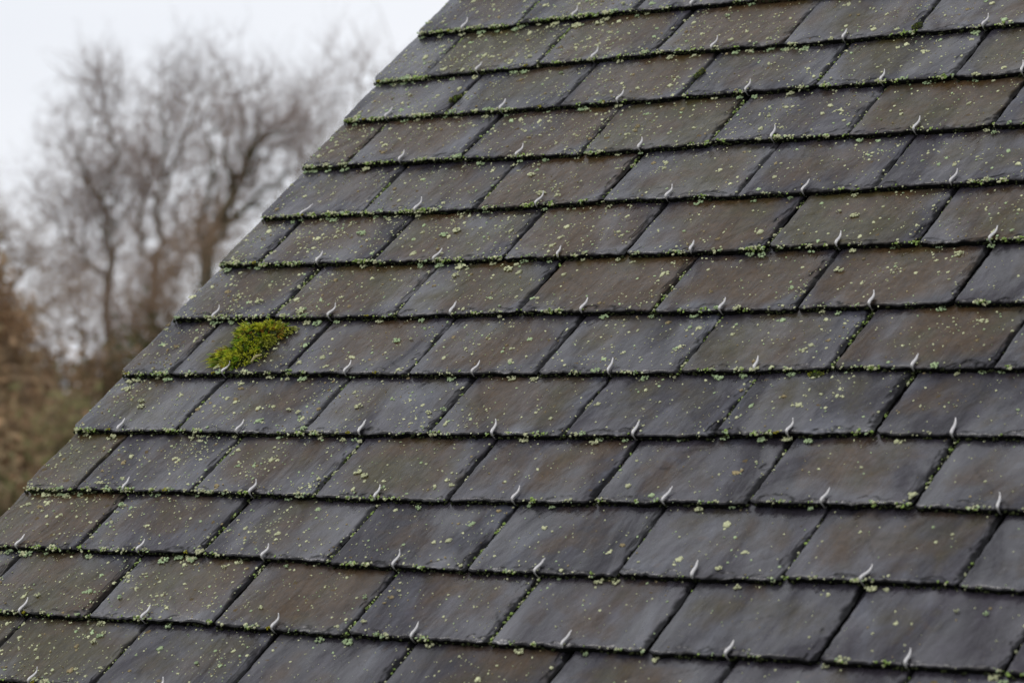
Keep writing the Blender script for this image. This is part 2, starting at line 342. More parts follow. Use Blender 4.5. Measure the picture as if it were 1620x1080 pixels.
def slate_mesh(s, k):
    """one hand-dressed slate; local origin at the middle of its tail edge, x right, y up the slope"""
    R = np.random.default_rng(1000+k)
    g = R.choice([.0022, .0034, .0046, .0060], p=[.25, .35, .25, .15])
    w = s['xr']-s['xl']-g; hw = w/2
    u = np.concatenate([np.linspace(-hw, hw-.019, max(20, int(w/0.0024))), np.arange(hw-.0181, hw-.0004, .0009), [hw]]); nu = len(u)
    v = np.concatenate([np.arange(0, .024, .0014), np.arange(.024, .135, .0035), [.16, .21, .27, LEN]])
    nv = len(v); U, Vv = np.meshgrid(u, v)
    # ragged outline
    sl = n1(k*7+1, v, .011)*.0008+n1(k*7+2, v, .004)*.0005; sr = n1(k*7+3, v, .017)*.0013+n1(k*7+4, v, .005)*.0009
    sb = n1(k*7+5, u, .022)*.0016+n1(k*7+6, u, .006)*.0012
    # corners knocked off
    cw = np.abs(R.normal(0, .0022, 2))+.001
    sb = sb+np.maximum(0, .006-(hw-u))*cw[1]/.006 + np.maximum(0, .006-(u+hw))*cw[0]/.006
    if s['ch']:
        sl = sl+np.maximum(0, s['ch']-v)*(.0085/s['ch'])+n1(k*7+20, v, .03)*.0016
    fl = np.clip(1-(U+hw)/.03, 0, 1); fr = np.clip(1-(hw-U)/.03, 0, 1); fb = np.clip(1-Vv/.03, 0, 1)
    X = U+sl[:, None]*fl-sr[:, None]*fr; Y = Vv+sb[None, :]*fb
    d_b = Vv; d_l = U+hw; d_r = hw-U
    # dressed bevel with flaking
    bw_r = .0042+.0042*n1(k*7+8, v, .02)[:, None]+.0018*n1(k*7+9, v, .005)[:, None]
    bw_l = .0015+.0012*n1(k*7+10, v, .02)[:, None]
    bw_b = .0022+.0016*n1(k*7+11, u, .02)[None, :]+.0010*n1(k*7+12, u, .005)[None, :]
    drop = np.zeros_like(U); dirt_shade = np.zeros_like(U)
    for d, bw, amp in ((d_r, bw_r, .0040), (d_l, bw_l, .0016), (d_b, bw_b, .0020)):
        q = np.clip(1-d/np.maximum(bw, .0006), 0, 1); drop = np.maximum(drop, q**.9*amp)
        dirt_shade = np.maximum(dirt_shade, np.clip(q*2.6, 0, 1)*.88)
    # conchoidal flakes along the tail and the right side
    def flake(cx, cy, ax, ay, dep, p):
        nonlocal drop, dirt_shade
        th = np.arctan2(Vv-cy, U-cx)
        wob = 1+.10*np.sin(3*th+p)+.07*np.sin(7*th+2*p)
        e = np.sqrt(((U-cx)/ax)**2+((Vv-cy)/ay)**2)/wob
        ins = np.clip((1-e)*7, 0, 1)
        drop = np.maximum(drop, ins*dep*(1.1-.5*np.clip(e, 0, 1)))
        keep = np.clip(n2(k+77, U, Vv, .006)*1.6+.62, 0, 1)
        dirt_shade = np.maximum(dirt_shade, np.clip(1.4-np.abs(e-1.0)*8, 0, 1)*keep*(.7+.4*R.random()))  # dark rim: lodged algae plus the step's shadow line as colour
    for _ in range(R.integers(5, 11)):
        flake(R.uniform(-hw, hw), R.uniform(-.006, .001), R.uniform(.007, .024), R.uniform(.006, .0135), R.uniform(.0004, .0013), R.uniform(0, 6))
    for _ in range(R.integers(2, 7)):
        flake(hw+R.uniform(-.001, .006), R.uniform(0, .12), R.uniform(.007, .015), R.uniform(.006, .02), R.uniform(.0005, .0014), R.uniform(0, 6))
    # long hairline steps in the cleavage
    for _ in range(R.integers(0, 3)):
        x0 = R.uniform(-hw, hw); y0 = R.uniform(.02, .11); a = R.uniform(-.9, .9); ln = R.uniform(.012, .035)
        du = (U-x0)*math.cos(a)+(Vv-y0)*math.sin(a); dv = -(U-x0)*math.sin(a)+(Vv-y0)*math.cos(a)+n1(k+5, U[0], .012)[None, :]*.0025
        m = np.clip(1-np.abs(dv)/.0016, 0, 1)*np.clip((ln-np.abs(du))/.008, 0, 1)
        dirt_shade = np.maximum(dirt_shade, m*.55); drop = np.maximum(drop, m*.0004)
    # layers splitting along the right side
    if R.random() < .6:
        y0, ln = R.uniform(0, .07), R.uniform(.03, .09)
        for q in range(R.integers(1, 5)):
            c_ = (Vv-y0)/ln; off = .002+q*.0022+R.uniform(0, .002)+.006*np.abs(c_-.5)*R.uniform(.3, 1.6)+n1(k+40+q, Vv[:, 0], .008)[:, None]*.0016
            m = np.clip(1.3-np.abs((hw-U)-off)/.0009, 0, 1)*np.clip((1-np.abs(2*c_-1))*4, 0, 1)
            dirt_shade = np.maximum(dirt_shade, m*R.uniform(.6, 1.0)); drop = np.maximum(drop, np.clip(1-(hw-U)/np.maximum(off, .001), 0, 1)*.0022*np.clip((1-np.abs(2*c_-1))*4, 0, 1))
    lift = 0.0 if R.random() > .2 else R.uniform(.0005, .0022)
    tw = R.normal(0, .004)
    Z = -SLOPE*Vv-drop + lift*(1-Vv/LEN) + tw*U*(1-Vv/LEN)*.5 + n2(k+300, U, Vv, .05)*.00035+n2(k+301, U, Vv, .012)*.00012
    s['lift'], s['tw'] = lift, tw
    top = np.c_[X.ravel(), Y.ravel(), Z.ravel()]
    idx = np.arange(nu*nv).reshape(nv, nu)
    Q = np.stack([idx[:-1, :-1], idx[:-1, 1:], idx[1:, 1:], idx[1:, :-1]], -1).reshape(-1, 4)
    ring = np.concatenate([idx[0, :], idx[1:, -1], idx[-1, -2::-1], idx[-2:0:-1, 0]])
    rv = top[ring]; m = len(ring)
    # two rows of skirt with a rough riven face
    inset = np.c_[-np.sign(rv[:, 0])*(np.abs(rv[:, 0]) > hw-.004), (rv[:, 1] < .004)*1.0, np.zeros(m)]*.0
    rough = n1(k+9, np.arange(m)*.0023, .005)[:, None]*np.array([[.0007, .0007, 0]])
    base = -SLOPE*np.clip(rv[:, 1], 0, LEN)+lift*(1-rv[:, 1]/LEN)+tw*rv[:, 0]*(1-rv[:, 1]/LEN)*.5
    mid = np.c_[rv[:, :2], np.minimum(rv[:, 2]-.0006, base-.0040)]+rough
    bot = np.c_[rv[:, :2], base-THK]+inset
    A = len(top); V = np.concatenate([top, rv, mid, bot])
    i = np.arange(m); j = (i+1) % m
    S1 = np.stack([A+i, A+m+i, A+m+j, A+j], 1); S2 = np.stack([A+m+i, A+2*m+i, A+2*m+j, A+m+j], 1)
    nb = np.array([(A+2*m+i)[::-1]])
    F = [np.concatenate([Q, S1, S2]), nb]
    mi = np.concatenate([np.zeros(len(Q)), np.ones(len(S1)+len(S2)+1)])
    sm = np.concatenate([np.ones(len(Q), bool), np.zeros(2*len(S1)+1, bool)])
    dv = np.concatenate([np.clip(dirt_shade, 0, .92).ravel(), np.zeros(3*m)])
    return mesh_np('slate', V, F, [SLATE, EDGE], mi, sm, {'dirt_shade': dv, 'stain': np.full(len(V), s['stain'])})

def hook_mesh(seed):
    R = random.Random(seed)
    k = R.uniform(.76, 1.0); tip = R.uniform(.5, 1.3); yaw = R.gauss(0, .12)
    k2 = R.uniform(.95, 1.15)
    P = [(.010, -.0102), (.002, -.0101), (.0006, -.0085), (-.0008, -.0030), (-.0012, .0010), (.0008, .0030), (.0055, .0030), (.0115, .0020),
         (.0165, .0019), (.0198, .0030), (.0218, .0042*tip), (.0234, .0058*tip)]
    W = [q*k2 for q in [.0008]*4+[.0013, .0019, .0021, .0019, .0016, .0012, .0009, .0007]]
    V = []; sides = 8
    for i, ((y, z), r) in enumerate(zip(P, W)):
        y0, z0 = P[max(0, i-1)]; y1, z1 = P[min(len(P)-1, i+1)]; ty, tz = y1-y0, z1-z0; ln = math.hypot(ty, tz)
        ny, nz = -tz/ln, ty/ln; yy = y*k if y > 0 else y
        for a in range(sides):
            an = 2*math.pi*a/sides
            x = math.cos(an)*r + math.sin(yaw)*max(y, 0); h = math.sin(an)*r*.8
            V.append((x, yy+ny*h, z+nz*h))
    F = []
    for i in range(len(P)-1):
        for a in range(sides):
            b = (a+1) % sides; F.append((i*sides+a, i*sides+b, (i+1)*sides+b, (i+1)*sides+a))
    caps = np.array([list(range(sides))[::-1], [(len(P)-1)*sides+a for a in range(sides)]])
    return mesh_np('hook', np.array(V), [np.array(F), caps], [STEEL], None, True)

roof = bpy.data.objects.new('slate_roof', None); COL.objects.link(roof); roof.matrix_world = ROOFM
tag(roof, 'steep wet grey slate roof held by steel hooks and speckled with pale lichen', 'roof', kind='thing')
allS = slate_list()
vis = [s for s in allS if seen(s)]
hid = [s for s in allS if not seen(s)]
def area(s):
    c = to_px(r2w((s['xl']+s['xr'])/2, s['y']+GA/2)); inside = 0 < c[0] < 1620 and 0 < c[1] < 1080
    n = [to_px(r2w(x, y)) for x in np.linspace(s['xl'], s['xr'], 6) for y in np.linspace(s['y'], s['y']+GA, 6)]
    return sum(0 < p[0] < 1620 and 0 < p[1] < 1080 for p in n)*(s['xr']-s['xl'])
print('visible slates', len(vis))
vis.sort(key=area, reverse=True)
hid += vis[100:]; vis = vis[:100]
vis.sort(key=lambda s: (s['r'], s['a']))
srng = random.Random(42)
for s in vis:      # the lower right of the roof is cleaner, blue grey slate
    c = (s['a']+s['b'])/2; q = srng.uniform(-.1, 1.1)
    if s['r'] >= 8: q *= max(.3, 1.05-.10*max(0, c-3))
    elif s['a'] == 0: q *= .4
    else: q = q*.70+.36
    s['stain'] = max(0, min(1, q))
def place(s, o):
    o.location = ((s['xl']+s['xr'])/2, s['y'], 0); o.rotation_euler = (0, 0, s['rot'])
for k, s in enumerate(vis):
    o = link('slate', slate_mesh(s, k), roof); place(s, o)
    h = link('hook', hook_mesh(k), o)
    if s['a'] == 0 and s['b'] == 1:            # narrow verge slate: fixed by the neighbour's hook, no wire of its own
        bpy.data.objects.remove(h)
    else:
        hx = ((s['a']+s['b'])/2+joint(s['r'], (s['a']+s['b'])//2)[0])*HW-(s['xl']+s['xr'])/2
        s['hx'] = hx
        h.location = (hx, 0, s['lift']*.8); h.rotation_euler = (0, 0, random.gauss(0, .06))

# courses outside the picture: one part of countless look-alike slates
parts = []
for s in hid:
    parts.append((s['xl']+.0015, s['xr']-.0015, s['y'], s['rot']))
for r in list(range(-6, -3))+list(range(17, 19)):
    cols = [0]+list(range(1 if r % 2 else 2, 42, 2))
    for a, b in zip(cols[:-1], cols[1:]): parts.append((a*HW+(.0135 if a == 0 else .0015), b*HW-.0015, -r*GA+random.uniform(-.002, .002), 0))
for r in range(-3, 17):
    cols = list(range(29 if r % 2 else 28, 42, 2))
    for a, b in zip(cols[:-1], cols[1:]): parts.append((a*HW+.0015, b*HW-.0015, -r*GA, 0))
B = []
for x0, x1, y, rot in parts:
    V, F = box_vf(x0, x1, 0, LEN, -THK, 0); V[:, 2] -= SLOPE*V[:, 1]; V[:, 1] += y
    V[0:2, 1] += 0; V[V[:, 2] > -0.0005, 1] += .0008
    B.append((V, F))
V, F = cat_vf(B); me = mesh_np('slate_courses', V, F, [SLATE], None, False, {'dirt_shade': np.zeros(len(V)), 'stain': np.repeat(np.random.default_rng(8).uniform(.7, 1.7, len(V)//8), 8)})
o = link('slate_courses', me, roof); tag(o, kind='stuff')

def part_box(name, x0, x1, y0, y1, z0, z1, m):
    V, F = box_vf(x0, x1, y0, y1, z0, z1); return link(name, mesh_np(name, V, F, [m]), roof)
XR = 41*HW; YT, YB = 6.4*GA+.2, -18*GA
part_box('roof_boarding', .06, XR, YB+.02, YT, -.060, -.030, WOOD)
part_box('bargeboard', .035, .058, YB-.02, YT, -.20, -.028, WOOD)
part_box('fascia_board', .06, XR, YB-.02, YB+.002, -.16, -.032, WOOD)
# gable wall and back slope in roof coordinates (world point -> roof local)
INV = ROOFM.inverted()
def wl(p): return tuple(INV @ Vector(p))
top = r2w(0, YT, -.06); x0 = ORG.x+.09
eb = r2w(0, YB, -.06)
prof = [(eb.y+.12, 0), (eb.y+.12, eb.z+.08), (top.y, top.z-.03), (2*top.y-eb.y-.12, eb.z+.08), (2*top.y-eb.y-.12, 0)]
V = [wl((x, y, z)) for x in (x0, ORG.x+XR) for y, z in prof]
F = [np.array([(0, 5, 6, 1), (4, 3, 8, 9)]), np.array([(0, 1, 2, 3, 4), (9, 8, 7, 6, 5)])]
link('gable_wall', mesh_np('gable_wall', np.array(V), F, [WALLM]), roof)
bk = [(top.y+.001, top.z+.06), (2*top.y-eb.y, eb.z+.06), (2*top.y-eb.y, eb.z-.0), (top.y+.001, top.z)]
V = [wl((x, y, z)) for x in (ORG.x+.013, ORG.x+XR) for y, z in bk]
F = np.array([(0, 4, 5, 1), (1, 5, 6, 2), (2, 6, 7, 3), (0, 1, 2, 3), (7, 6, 5, 4)])
me = mesh_np('back_slope', np.array(V), F, [SLATE], attrs={'dirt_shade': np.zeros(8)}); link('back_slope', me, roof)
rd = r2w(0, YT, 0)
V, F = tubes(np.array([(ORG.x+.0, rd.y, rd.z-.03)]), np.array([(ORG.x+XR, rd.y, rd.z-.03)]), np.array([.07]), np.array([.07]), 12)
link('ridge_tile', mesh_np('ridge_tile', np.array([wl(p) for p in V]), F, [LEAD], None, True), roof)

# ------------------------------------------------------------------ lichen (countless crusts and tufts)
ico = bpy.data.meshes.new('tmp'); import bmesh
bm = bmesh.new(); bmesh.ops.create_icosphere(bm, subdivisions=1, radius=1); bm.to_mesh(ico); bm.free()
IV = np.array([v.co[:] for v in ico.vertices]); IF = np.array([p.vertices[:] for p in ico.polygons]); bpy.data.meshes.remove(ico)
LV, LF, LT = [], [], []; ln_ = 0
def addm(V, F, col):
    global ln_
    LV.append(V); LF.append(F+ln_); LT.append(np.tile(col, (len(V), 1)) if np.ndim(col) == 1 else col); ln_ += len(V)
PALE = np.array((.55, .56, .34)); MINT = np.array((.40, .50, .28)); GRN = np.array((.28, .39, .10)); DRK = np.array((.028, .034, .012)); YEL = np.array((.40, .36, .03)); TAN = np.array((.30, .24, .13))
def lump(x, y, z, r, col, flat=.6):
    P = IV*(1+rng.uniform(-.35, .35, (len(IV), 1)))*np.array([r*rng.uniform(.8, 1.5), r*rng.uniform(.7, 1.1), r*flat])
    a = rng.uniform(0, 6.28); c, s = math.cos(a), math.sin(a)
    P = np.c_[P[:, 0]*c-P[:, 1]*s, P[:, 0]*s+P[:, 1]*c, P[:, 2]]+(x, y, z)
    addm(P, IF, col)
def rosette(x, y, z, r, col, h=.0008, lob=None):
    n = 12 if r > .0025 else 8
    a = np.arange(n)*2*np.pi/n+rng.uniform(0, 1); rr = r*(1+rng.uniform(-.38, .30, n)); st = rng.uniform(.6, 1.0); ro = rng.uniform(0, 3.14)
    X = np.cos(a)*rr; Y = np.sin(a)*rr*st; X, Y = X*math.cos(ro)-Y*math.sin(ro), X*math.sin(ro)+Y*math.cos(ro)
    rim = np.c_[X, Y, np.zeros(n)]; mid = np.c_[X*.82, Y*.82, np.full(n, h)*rng.uniform(.6, 1.3, n)]
    V = np.concatenate([rim, mid, [[0, 0, h*rng.uniform(.4, 1.0)]]])+(x, y, z)
    i = np.arange(n); j = (i+1) % n
    F = np.concatenate([np.stack([i, j, n+j], 1), np.stack([i, n+j, n+i], 1), np.stack([n+i, n+j, np.full(n, 2*n)], 1)])
    addm(V, F, col)
def leafy(x, y, z, r, col):
    """foliose lichen: a ring of overlapping lobes"""
    for _ in range(int(6+r*1500)):
        a = rng.uniform(0, 6.28); q = r*math.sqrt(rng.uniform(.05, 1))
        rosette(x+math.cos(a)*q*1.2, y+math.sin(a)*q*.8, z+.0006+rng.uniform(0, .0012), r*rng.uniform(.22, .42), col*rng.uniform(.75, 1.2), .0011)
def dens(x, row):
    """how lichened this stretch of roof is, from the photograph: heavy by the verge, sparse low on the right"""
    c = x/HW
    d = 1.3*math.exp(-c/7.5)+.28
    if row < 4: d *= 1.15
    if row > 8: d *= max(.35, 1.25-.09*max(0, c-3))
    return d
near = [s for s in hid if s['a'] < 20 and 'y' in s]
for s in near: s['lift'] = .0; s['tw'] = 0.0
for k, s in enumerate(vis+near):
    hw = (s['xr']-s['xl'])/2; xc = (s['xl']+s['xr'])/2; r = s['r']
    ca, sa = math.cos(s['rot']), math.sin(s['rot'])
    def W(u, v):
        return xc+u*ca-v*sa, s['y']+u*sa+v*ca, -SLOPE*v+s['lift']*(1-v/LEN)+s['tw']*u*(1-v/LEN)*.5
    D = dens(xc, r); own = min(1.35, math.exp(rng.normal(0, .25)))
    # flecks on the face, drifting into loose swarms
    n = int(240*D*own*hw/.11)
    cs = [(rng.uniform(-hw, hw), rng.uniform(.01, .115)) for _ in range(5)]
    for _ in range(n):
        if rng.random() < .35:
            q = cs[rng.integers(0, 5)]; u = q[0]+rng.normal(0, .018); v = q[1]+rng.normal(0, .014)
        else: u, v = rng.uniform(-hw, hw), rng.uniform(.004, .122)
        if abs(u) > hw-.004 or not .004 < v < .121: continue
        rad = min(.0050, (.00089 if r < 8 or xc < .5 else .00080)*math.exp(rng.normal(0, .60)))
        x, y, z = W(u, v); t = rng.random()
        col = (PALE if t < .72 else MINT if t < .88 else TAN)*rng.uniform(.72, 1.15)
        rosette(x, y, z-.0001, rad, col, .0004+rad*.22)
        if rad > .0028 and rng.random() < .6:
            for _ in range(rng.integers(2, 5)): rosette(x+rng.normal(0, rad), y+rng.normal(0, rad*.6), z, rad*rng.uniform(.35, .6), col*rng.uniform(.85, 1.15), .0008)
    # orange-brown crust rings here and there
    for _ in range(rng.poisson(2.2*D)):
        u, v = rng.uniform(-hw+.01, hw-.01), rng.uniform(.01, .11); x, y, z = W(u, v)
        rosette(x, y, z-.0003, rng.uniform(.002, .005), np.array((.12, .088, .045))*rng.uniform(.7, 1.2), .0003)
    # fringe on the tail edge: broken cushions with bare black edge between them
    heavy = (1.0 if r <= 1 else .8)*math.exp(-xc/HW/9)*(.62 if r > 9 else 1)+.12
    if r <= 6 and xc/HW < 5: heavy += .30
    nn = 300; us = np.linspace(-hw+.001, hw-.001, nn)
    pr = np.clip((n1(k+900, us, .014)*.9+n1(k+901, us, .005)*.5+heavy*1.0-.42)*1.5, 0, 1)*np.clip(.75+n1(k+903, us, .05)*1.3, .05, 1)
    hue = n1(k+902, us, .03)
    for u, p, q0 in zip(us, pr, hue):
        if s['a'] == 0 and u < -hw+.009: continue
        if rng.random() < p*.8+.03*heavy:
            x, y, z = W(u+rng.uniform(-.001, .001), rng.normal(.0010, .0016))
            q = rng.random()+.25*q0; col = (GRN if q < .33 else MINT if q < .50 else PALE if q < 1.1 else DRK*2)*rng.uniform(.65, 1.15)
            lump(x, y, z-rng.uniform(-.0010, .0022)*(.6+p), rng.uniform(.0007, .0018)*(.75+.6*p), col, .75)
    # dark moss under the fringe
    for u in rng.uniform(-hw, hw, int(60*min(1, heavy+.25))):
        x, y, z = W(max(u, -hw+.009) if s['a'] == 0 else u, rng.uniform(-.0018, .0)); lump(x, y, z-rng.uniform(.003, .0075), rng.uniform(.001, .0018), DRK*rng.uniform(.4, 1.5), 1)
    # side joint, seen between this slate and the next
    sd = rng.random()**1.5*(heavy+.1)*3.0
    for v in rng.uniform(0, .118, int(70*sd)):
        if n1(k+950, v, .02) < -.15: continue
        x, y, z = W(hw+rng.uniform(-.0012, .0022), v); q = rng.random()
        lump(x, y, z-rng.uniform(.0002, .005), rng.uniform(.0009, .0021), (GRN if q < .3 else PALE if q < .6 else DRK*1.5)*rng.uniform(.6, 1.1), .8)
    # foliose rosettes spilling below the tail
    for _ in range(rng.poisson(4.5*heavy)):
        u = rng.uniform(-hw+(.014 if s['a'] == 0 else 0), hw); x, y, z = W(u, rng.uniform(-.008, .002)); leafy(x, y, z-(.0085 if y < s['y'] else 0), rng.uniform(.0028, .0065), (MINT if rng.random() < .6 else PALE)*.9)
    if rng.random() < .12*D*2:
        x, y, z = W(rng.uniform(-hw+.015, hw), 0); leafy(x, y, z-.001, .003, YEL*.8)
def surf_z(x, y):
    best = -.01
    for s in vis+near:
        if s['xl'] <= x <= s['xr'] and 0 <= y-s['y'] < GA+.004: best = max(best, -SLOPE*(y-s['y']))
    return best
for x, y, r in ROSETTES:
    leafy(x/1000, y/1000, surf_z(x/1000, y/1000), r/1000*.62, PALE if (x+y) % 3 else MINT)
V = np.concatenate(LV); F = np.concatenate(LF); T = np.concatenate(LT)
o = link('lichen', mesh_np('lichen', V, F, [LICHEN], None, False, {'tint': T})); o.matrix_world = ROOFM
tag(o, 'pale grey green lichen crusts dotted over the slates and fringing their edges', 'lichen', kind='stuff')
print('lichen faces', len(F))

# ------------------------------------------------------------------ moss
def inpoly(px, py, poly):
    c = False; n = len(poly)
    for i in range(n):
        x1, y1 = poly[i]; x2, y2 = poly[i-1]
        if (y1 > py) != (y2 > py) and px < (x2-x1)*(py-y1)/(y2-y1)+x1: c = not c
    return c
def polydist(px, py, poly):
    P = np.array(poly, float); Q = np.roll(P, -1, 0); d = Q-P
    t = np.clip(((px-P[:, 0])*d[:, 0]+(py-P[:, 1])*d[:, 1])/np.maximum((d**2).sum(1), 1e-9), 0, 1)
    return np.hypot(P[:, 0]+t*d[:, 0]-px, P[:, 1]+t*d[:, 1]-py).min()
def moss_clump(poly, hgt, nblade, blen, label, group=None, warm=.2, seed=0, inset=0):
    R = np.random.default_rng(seed)
    P = np.array(poly, float); cx, cy = P.mean(0); x0, y0 = P.min(0); x1, y1 = P.max(0)
    pts = []
    while len(pts) < nblade:
        x, y = R.uniform(x0, x1), R.uniform(y0, y1)
        if inpoly(x, y, poly):
            d = polydist(x, y, poly)
            if d > inset: pts.append((x, y, d-inset))
    pts = np.array(pts); md = pts[:, 2].max()
    rise = hgt*(1-(1-np.clip(pts[:, 2]/md, 0, 1))**2)*(1+.55*n2(seed+9, pts[:, 0]/1000, pts[:, 1]/1000, .013)+.3*n2(seed+10, pts[:, 0]/1000, pts[:, 1]/1000, .006))
    bz = surf_z(cx/1000, cy/1000)
    V, F, T = [], [], []; n = 0
    # dense cushion of small tufts under the shoots
    for (x, y, d), h in zip(pts[::3], rise[::3]):
        Q = IV*(1+R.uniform(-.3, .3, (len(IV), 1)))*R.uniform(.0022, .004)*np.array([1, 1, .8])
        Q = Q+((x-cx)/1000, (y-cy)/1000, h*.5); V.append(Q); F.append(IF+n); n += len(Q)
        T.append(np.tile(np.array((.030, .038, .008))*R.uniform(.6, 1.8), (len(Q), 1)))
    NB = 9; T0 = pts[::NB]; H0 = rise[::NB]
    gx = n2(seed+5, T0[:, 0]/1000, T0[:, 1]/1000, .014); gy = n2(seed+6, T0[:, 0]/1000, T0[:, 1]/1000, .009)
    for i, ((x, y, d), h) in enumerate(zip(T0, H0)):        # each shoot is a small fan of pointed leaves
        out = np.array([x-cx, y-cy]); out /= np.linalg.norm(out)+1e-6; e = 1-min(1, d/md*1.7)
        sx_ = np.sign(out[0]) if abs(out[0]) > .3 else out[0]
        D0 = np.array([sx_*(.25+1.1*e)+R.normal(0, .35)+gx[i]*.5, out[1]*.35+R.normal(0, .3)-.2, .85-.45*e+R.uniform(-.1, .3)]); D0 /= np.linalg.norm(D0)
        g = gy[i]*.7+R.normal(0, .45)
        c0 = np.array((.50, .52, .035)) if g > -.05 else np.array((.20, .34, .018)) if g > -.5 else np.array((.07, .10, .010))
        if e > .5 and R.random() < .5: c0 = np.array((.36, .38, .06))
        if gx[i] > 1-warm*1.7 and R.random() < .5: c0 = np.array((.34, .17, .018))
        L0 = blen*R.uniform(.7, 1.2)*(1+1.1*e*(abs(out[0]) > .5)*R.random())
        for q in range(NB):
            dr = D0+R.normal(0, .30, 3); dr /= np.linalg.norm(dr); ln = L0*R.uniform(.55, 1.1)
            p0 = np.array([(x-cx)/1000, (y-cy)/1000, h*.72])+R.normal(0, .0009, 3); p1 = p0+dr*ln*.5; p2 = p0+dr*ln+np.array([0, -.10, -.14])*ln
            side = np.cross(dr, R.normal(0, 1, 3)); side /= np.linalg.norm(side)+1e-9; up = np.cross(dr, side)
            w = blen*R.uniform(.05, .085)
            Q = np.array([p0+side*w*.5, p0-side*w*.5+up*w*.6, p0-side*w*.5-up*w*.6, p1+side*w*1.2, p1-side*w*.6+up*w*.9, p1-side*w*.6-up*w*.9, p2])
            V.append(Q); F.append(np.array([(0, 1, 4), (0, 4, 3), (1, 2, 5), (1, 5, 4), (2, 0, 3), (2, 3, 5), (3, 4, 6), (4, 5, 6), (5, 3, 6)])+n); n += 7
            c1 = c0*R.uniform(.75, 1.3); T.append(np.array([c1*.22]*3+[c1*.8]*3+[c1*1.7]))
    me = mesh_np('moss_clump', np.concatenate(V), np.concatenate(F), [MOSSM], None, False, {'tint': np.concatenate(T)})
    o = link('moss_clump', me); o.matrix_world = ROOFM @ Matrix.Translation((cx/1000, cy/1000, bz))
    tag(o, label, 'moss', group); return o
MOSS = [(x*.94+222*.06, y*.92-790*.08) for x, y in MOSS]
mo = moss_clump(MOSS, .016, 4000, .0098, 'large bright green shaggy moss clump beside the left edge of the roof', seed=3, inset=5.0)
V, F = tubes(np.array([(.040, -.052, .012), (.044, -.045, .015)]), np.array([(.044, -.045, .015), (.050, -.038, .013)]), np.array([.0012, .0024]), np.array([.0024, .0008]), 6)
link('dead_bud', mesh_np('dead_bud', V, F, [simple('straw_bud', (.42, .36, .17), .7, noise=200)], None, True), mo)
def blob(cx, cy, a, b, rot, n=12):
    return [(cx+math.cos(rot)*a*math.cos(t)-math.sin(rot)*b*math.sin(t), cy+math.sin(rot)*a*math.cos(t)+math.cos(rot)*b*math.sin(t)) for t in np.arange(n)*2*math.pi/n]
for (x, y, a, b, rot, lab) in ((219, -199, 4, 8, -.5, 'small dark moss tuft in a joint near the upper left roof edge'),
                          (661, -182, 2.5, 9, -.2, 'thin bright moss strip in an upright joint near the top of the roof'),
                          (988, -110, 6, 5.5, 0, 'small round bright moss tuft at the top right above a slate joint'),
                          (1189, -853, 9, 3.5, .1, 'low bright green moss pad under a slate edge at right')):
    moss_clump(blob(x, y, a, b, rot), .004, 170, .0042, lab, 'small moss tufts in the slate joints', 0, seed=int(x))

# ------------------------------------------------------------------ ground and distant planting
def ground():
    n = 60; a = np.linspace(-1, 1, n); g = np.sign(a)*np.abs(a)**2.2*1500
    X, Y = np.meshgrid(g, g); rr = np.hypot(X, Y)
    Z = np.clip((rr-90)/600, 0, 1)*n2(3, X/4000, Y/4000, .05)*6
    idx = np.arange(n*n).reshape(n, n)
    F = np.stack([idx[:-1, :-1], idx[:-1, 1:], idx[1:, 1:], idx[1:, :-1]], -1).reshape(-1, 4)
    o = link('ground', mesh_np('ground', np.c_[X.ravel(), Y.ravel(), Z.ravel()], F, [GRASSM], None, True))
    tag(o, kind='structure')
ground()

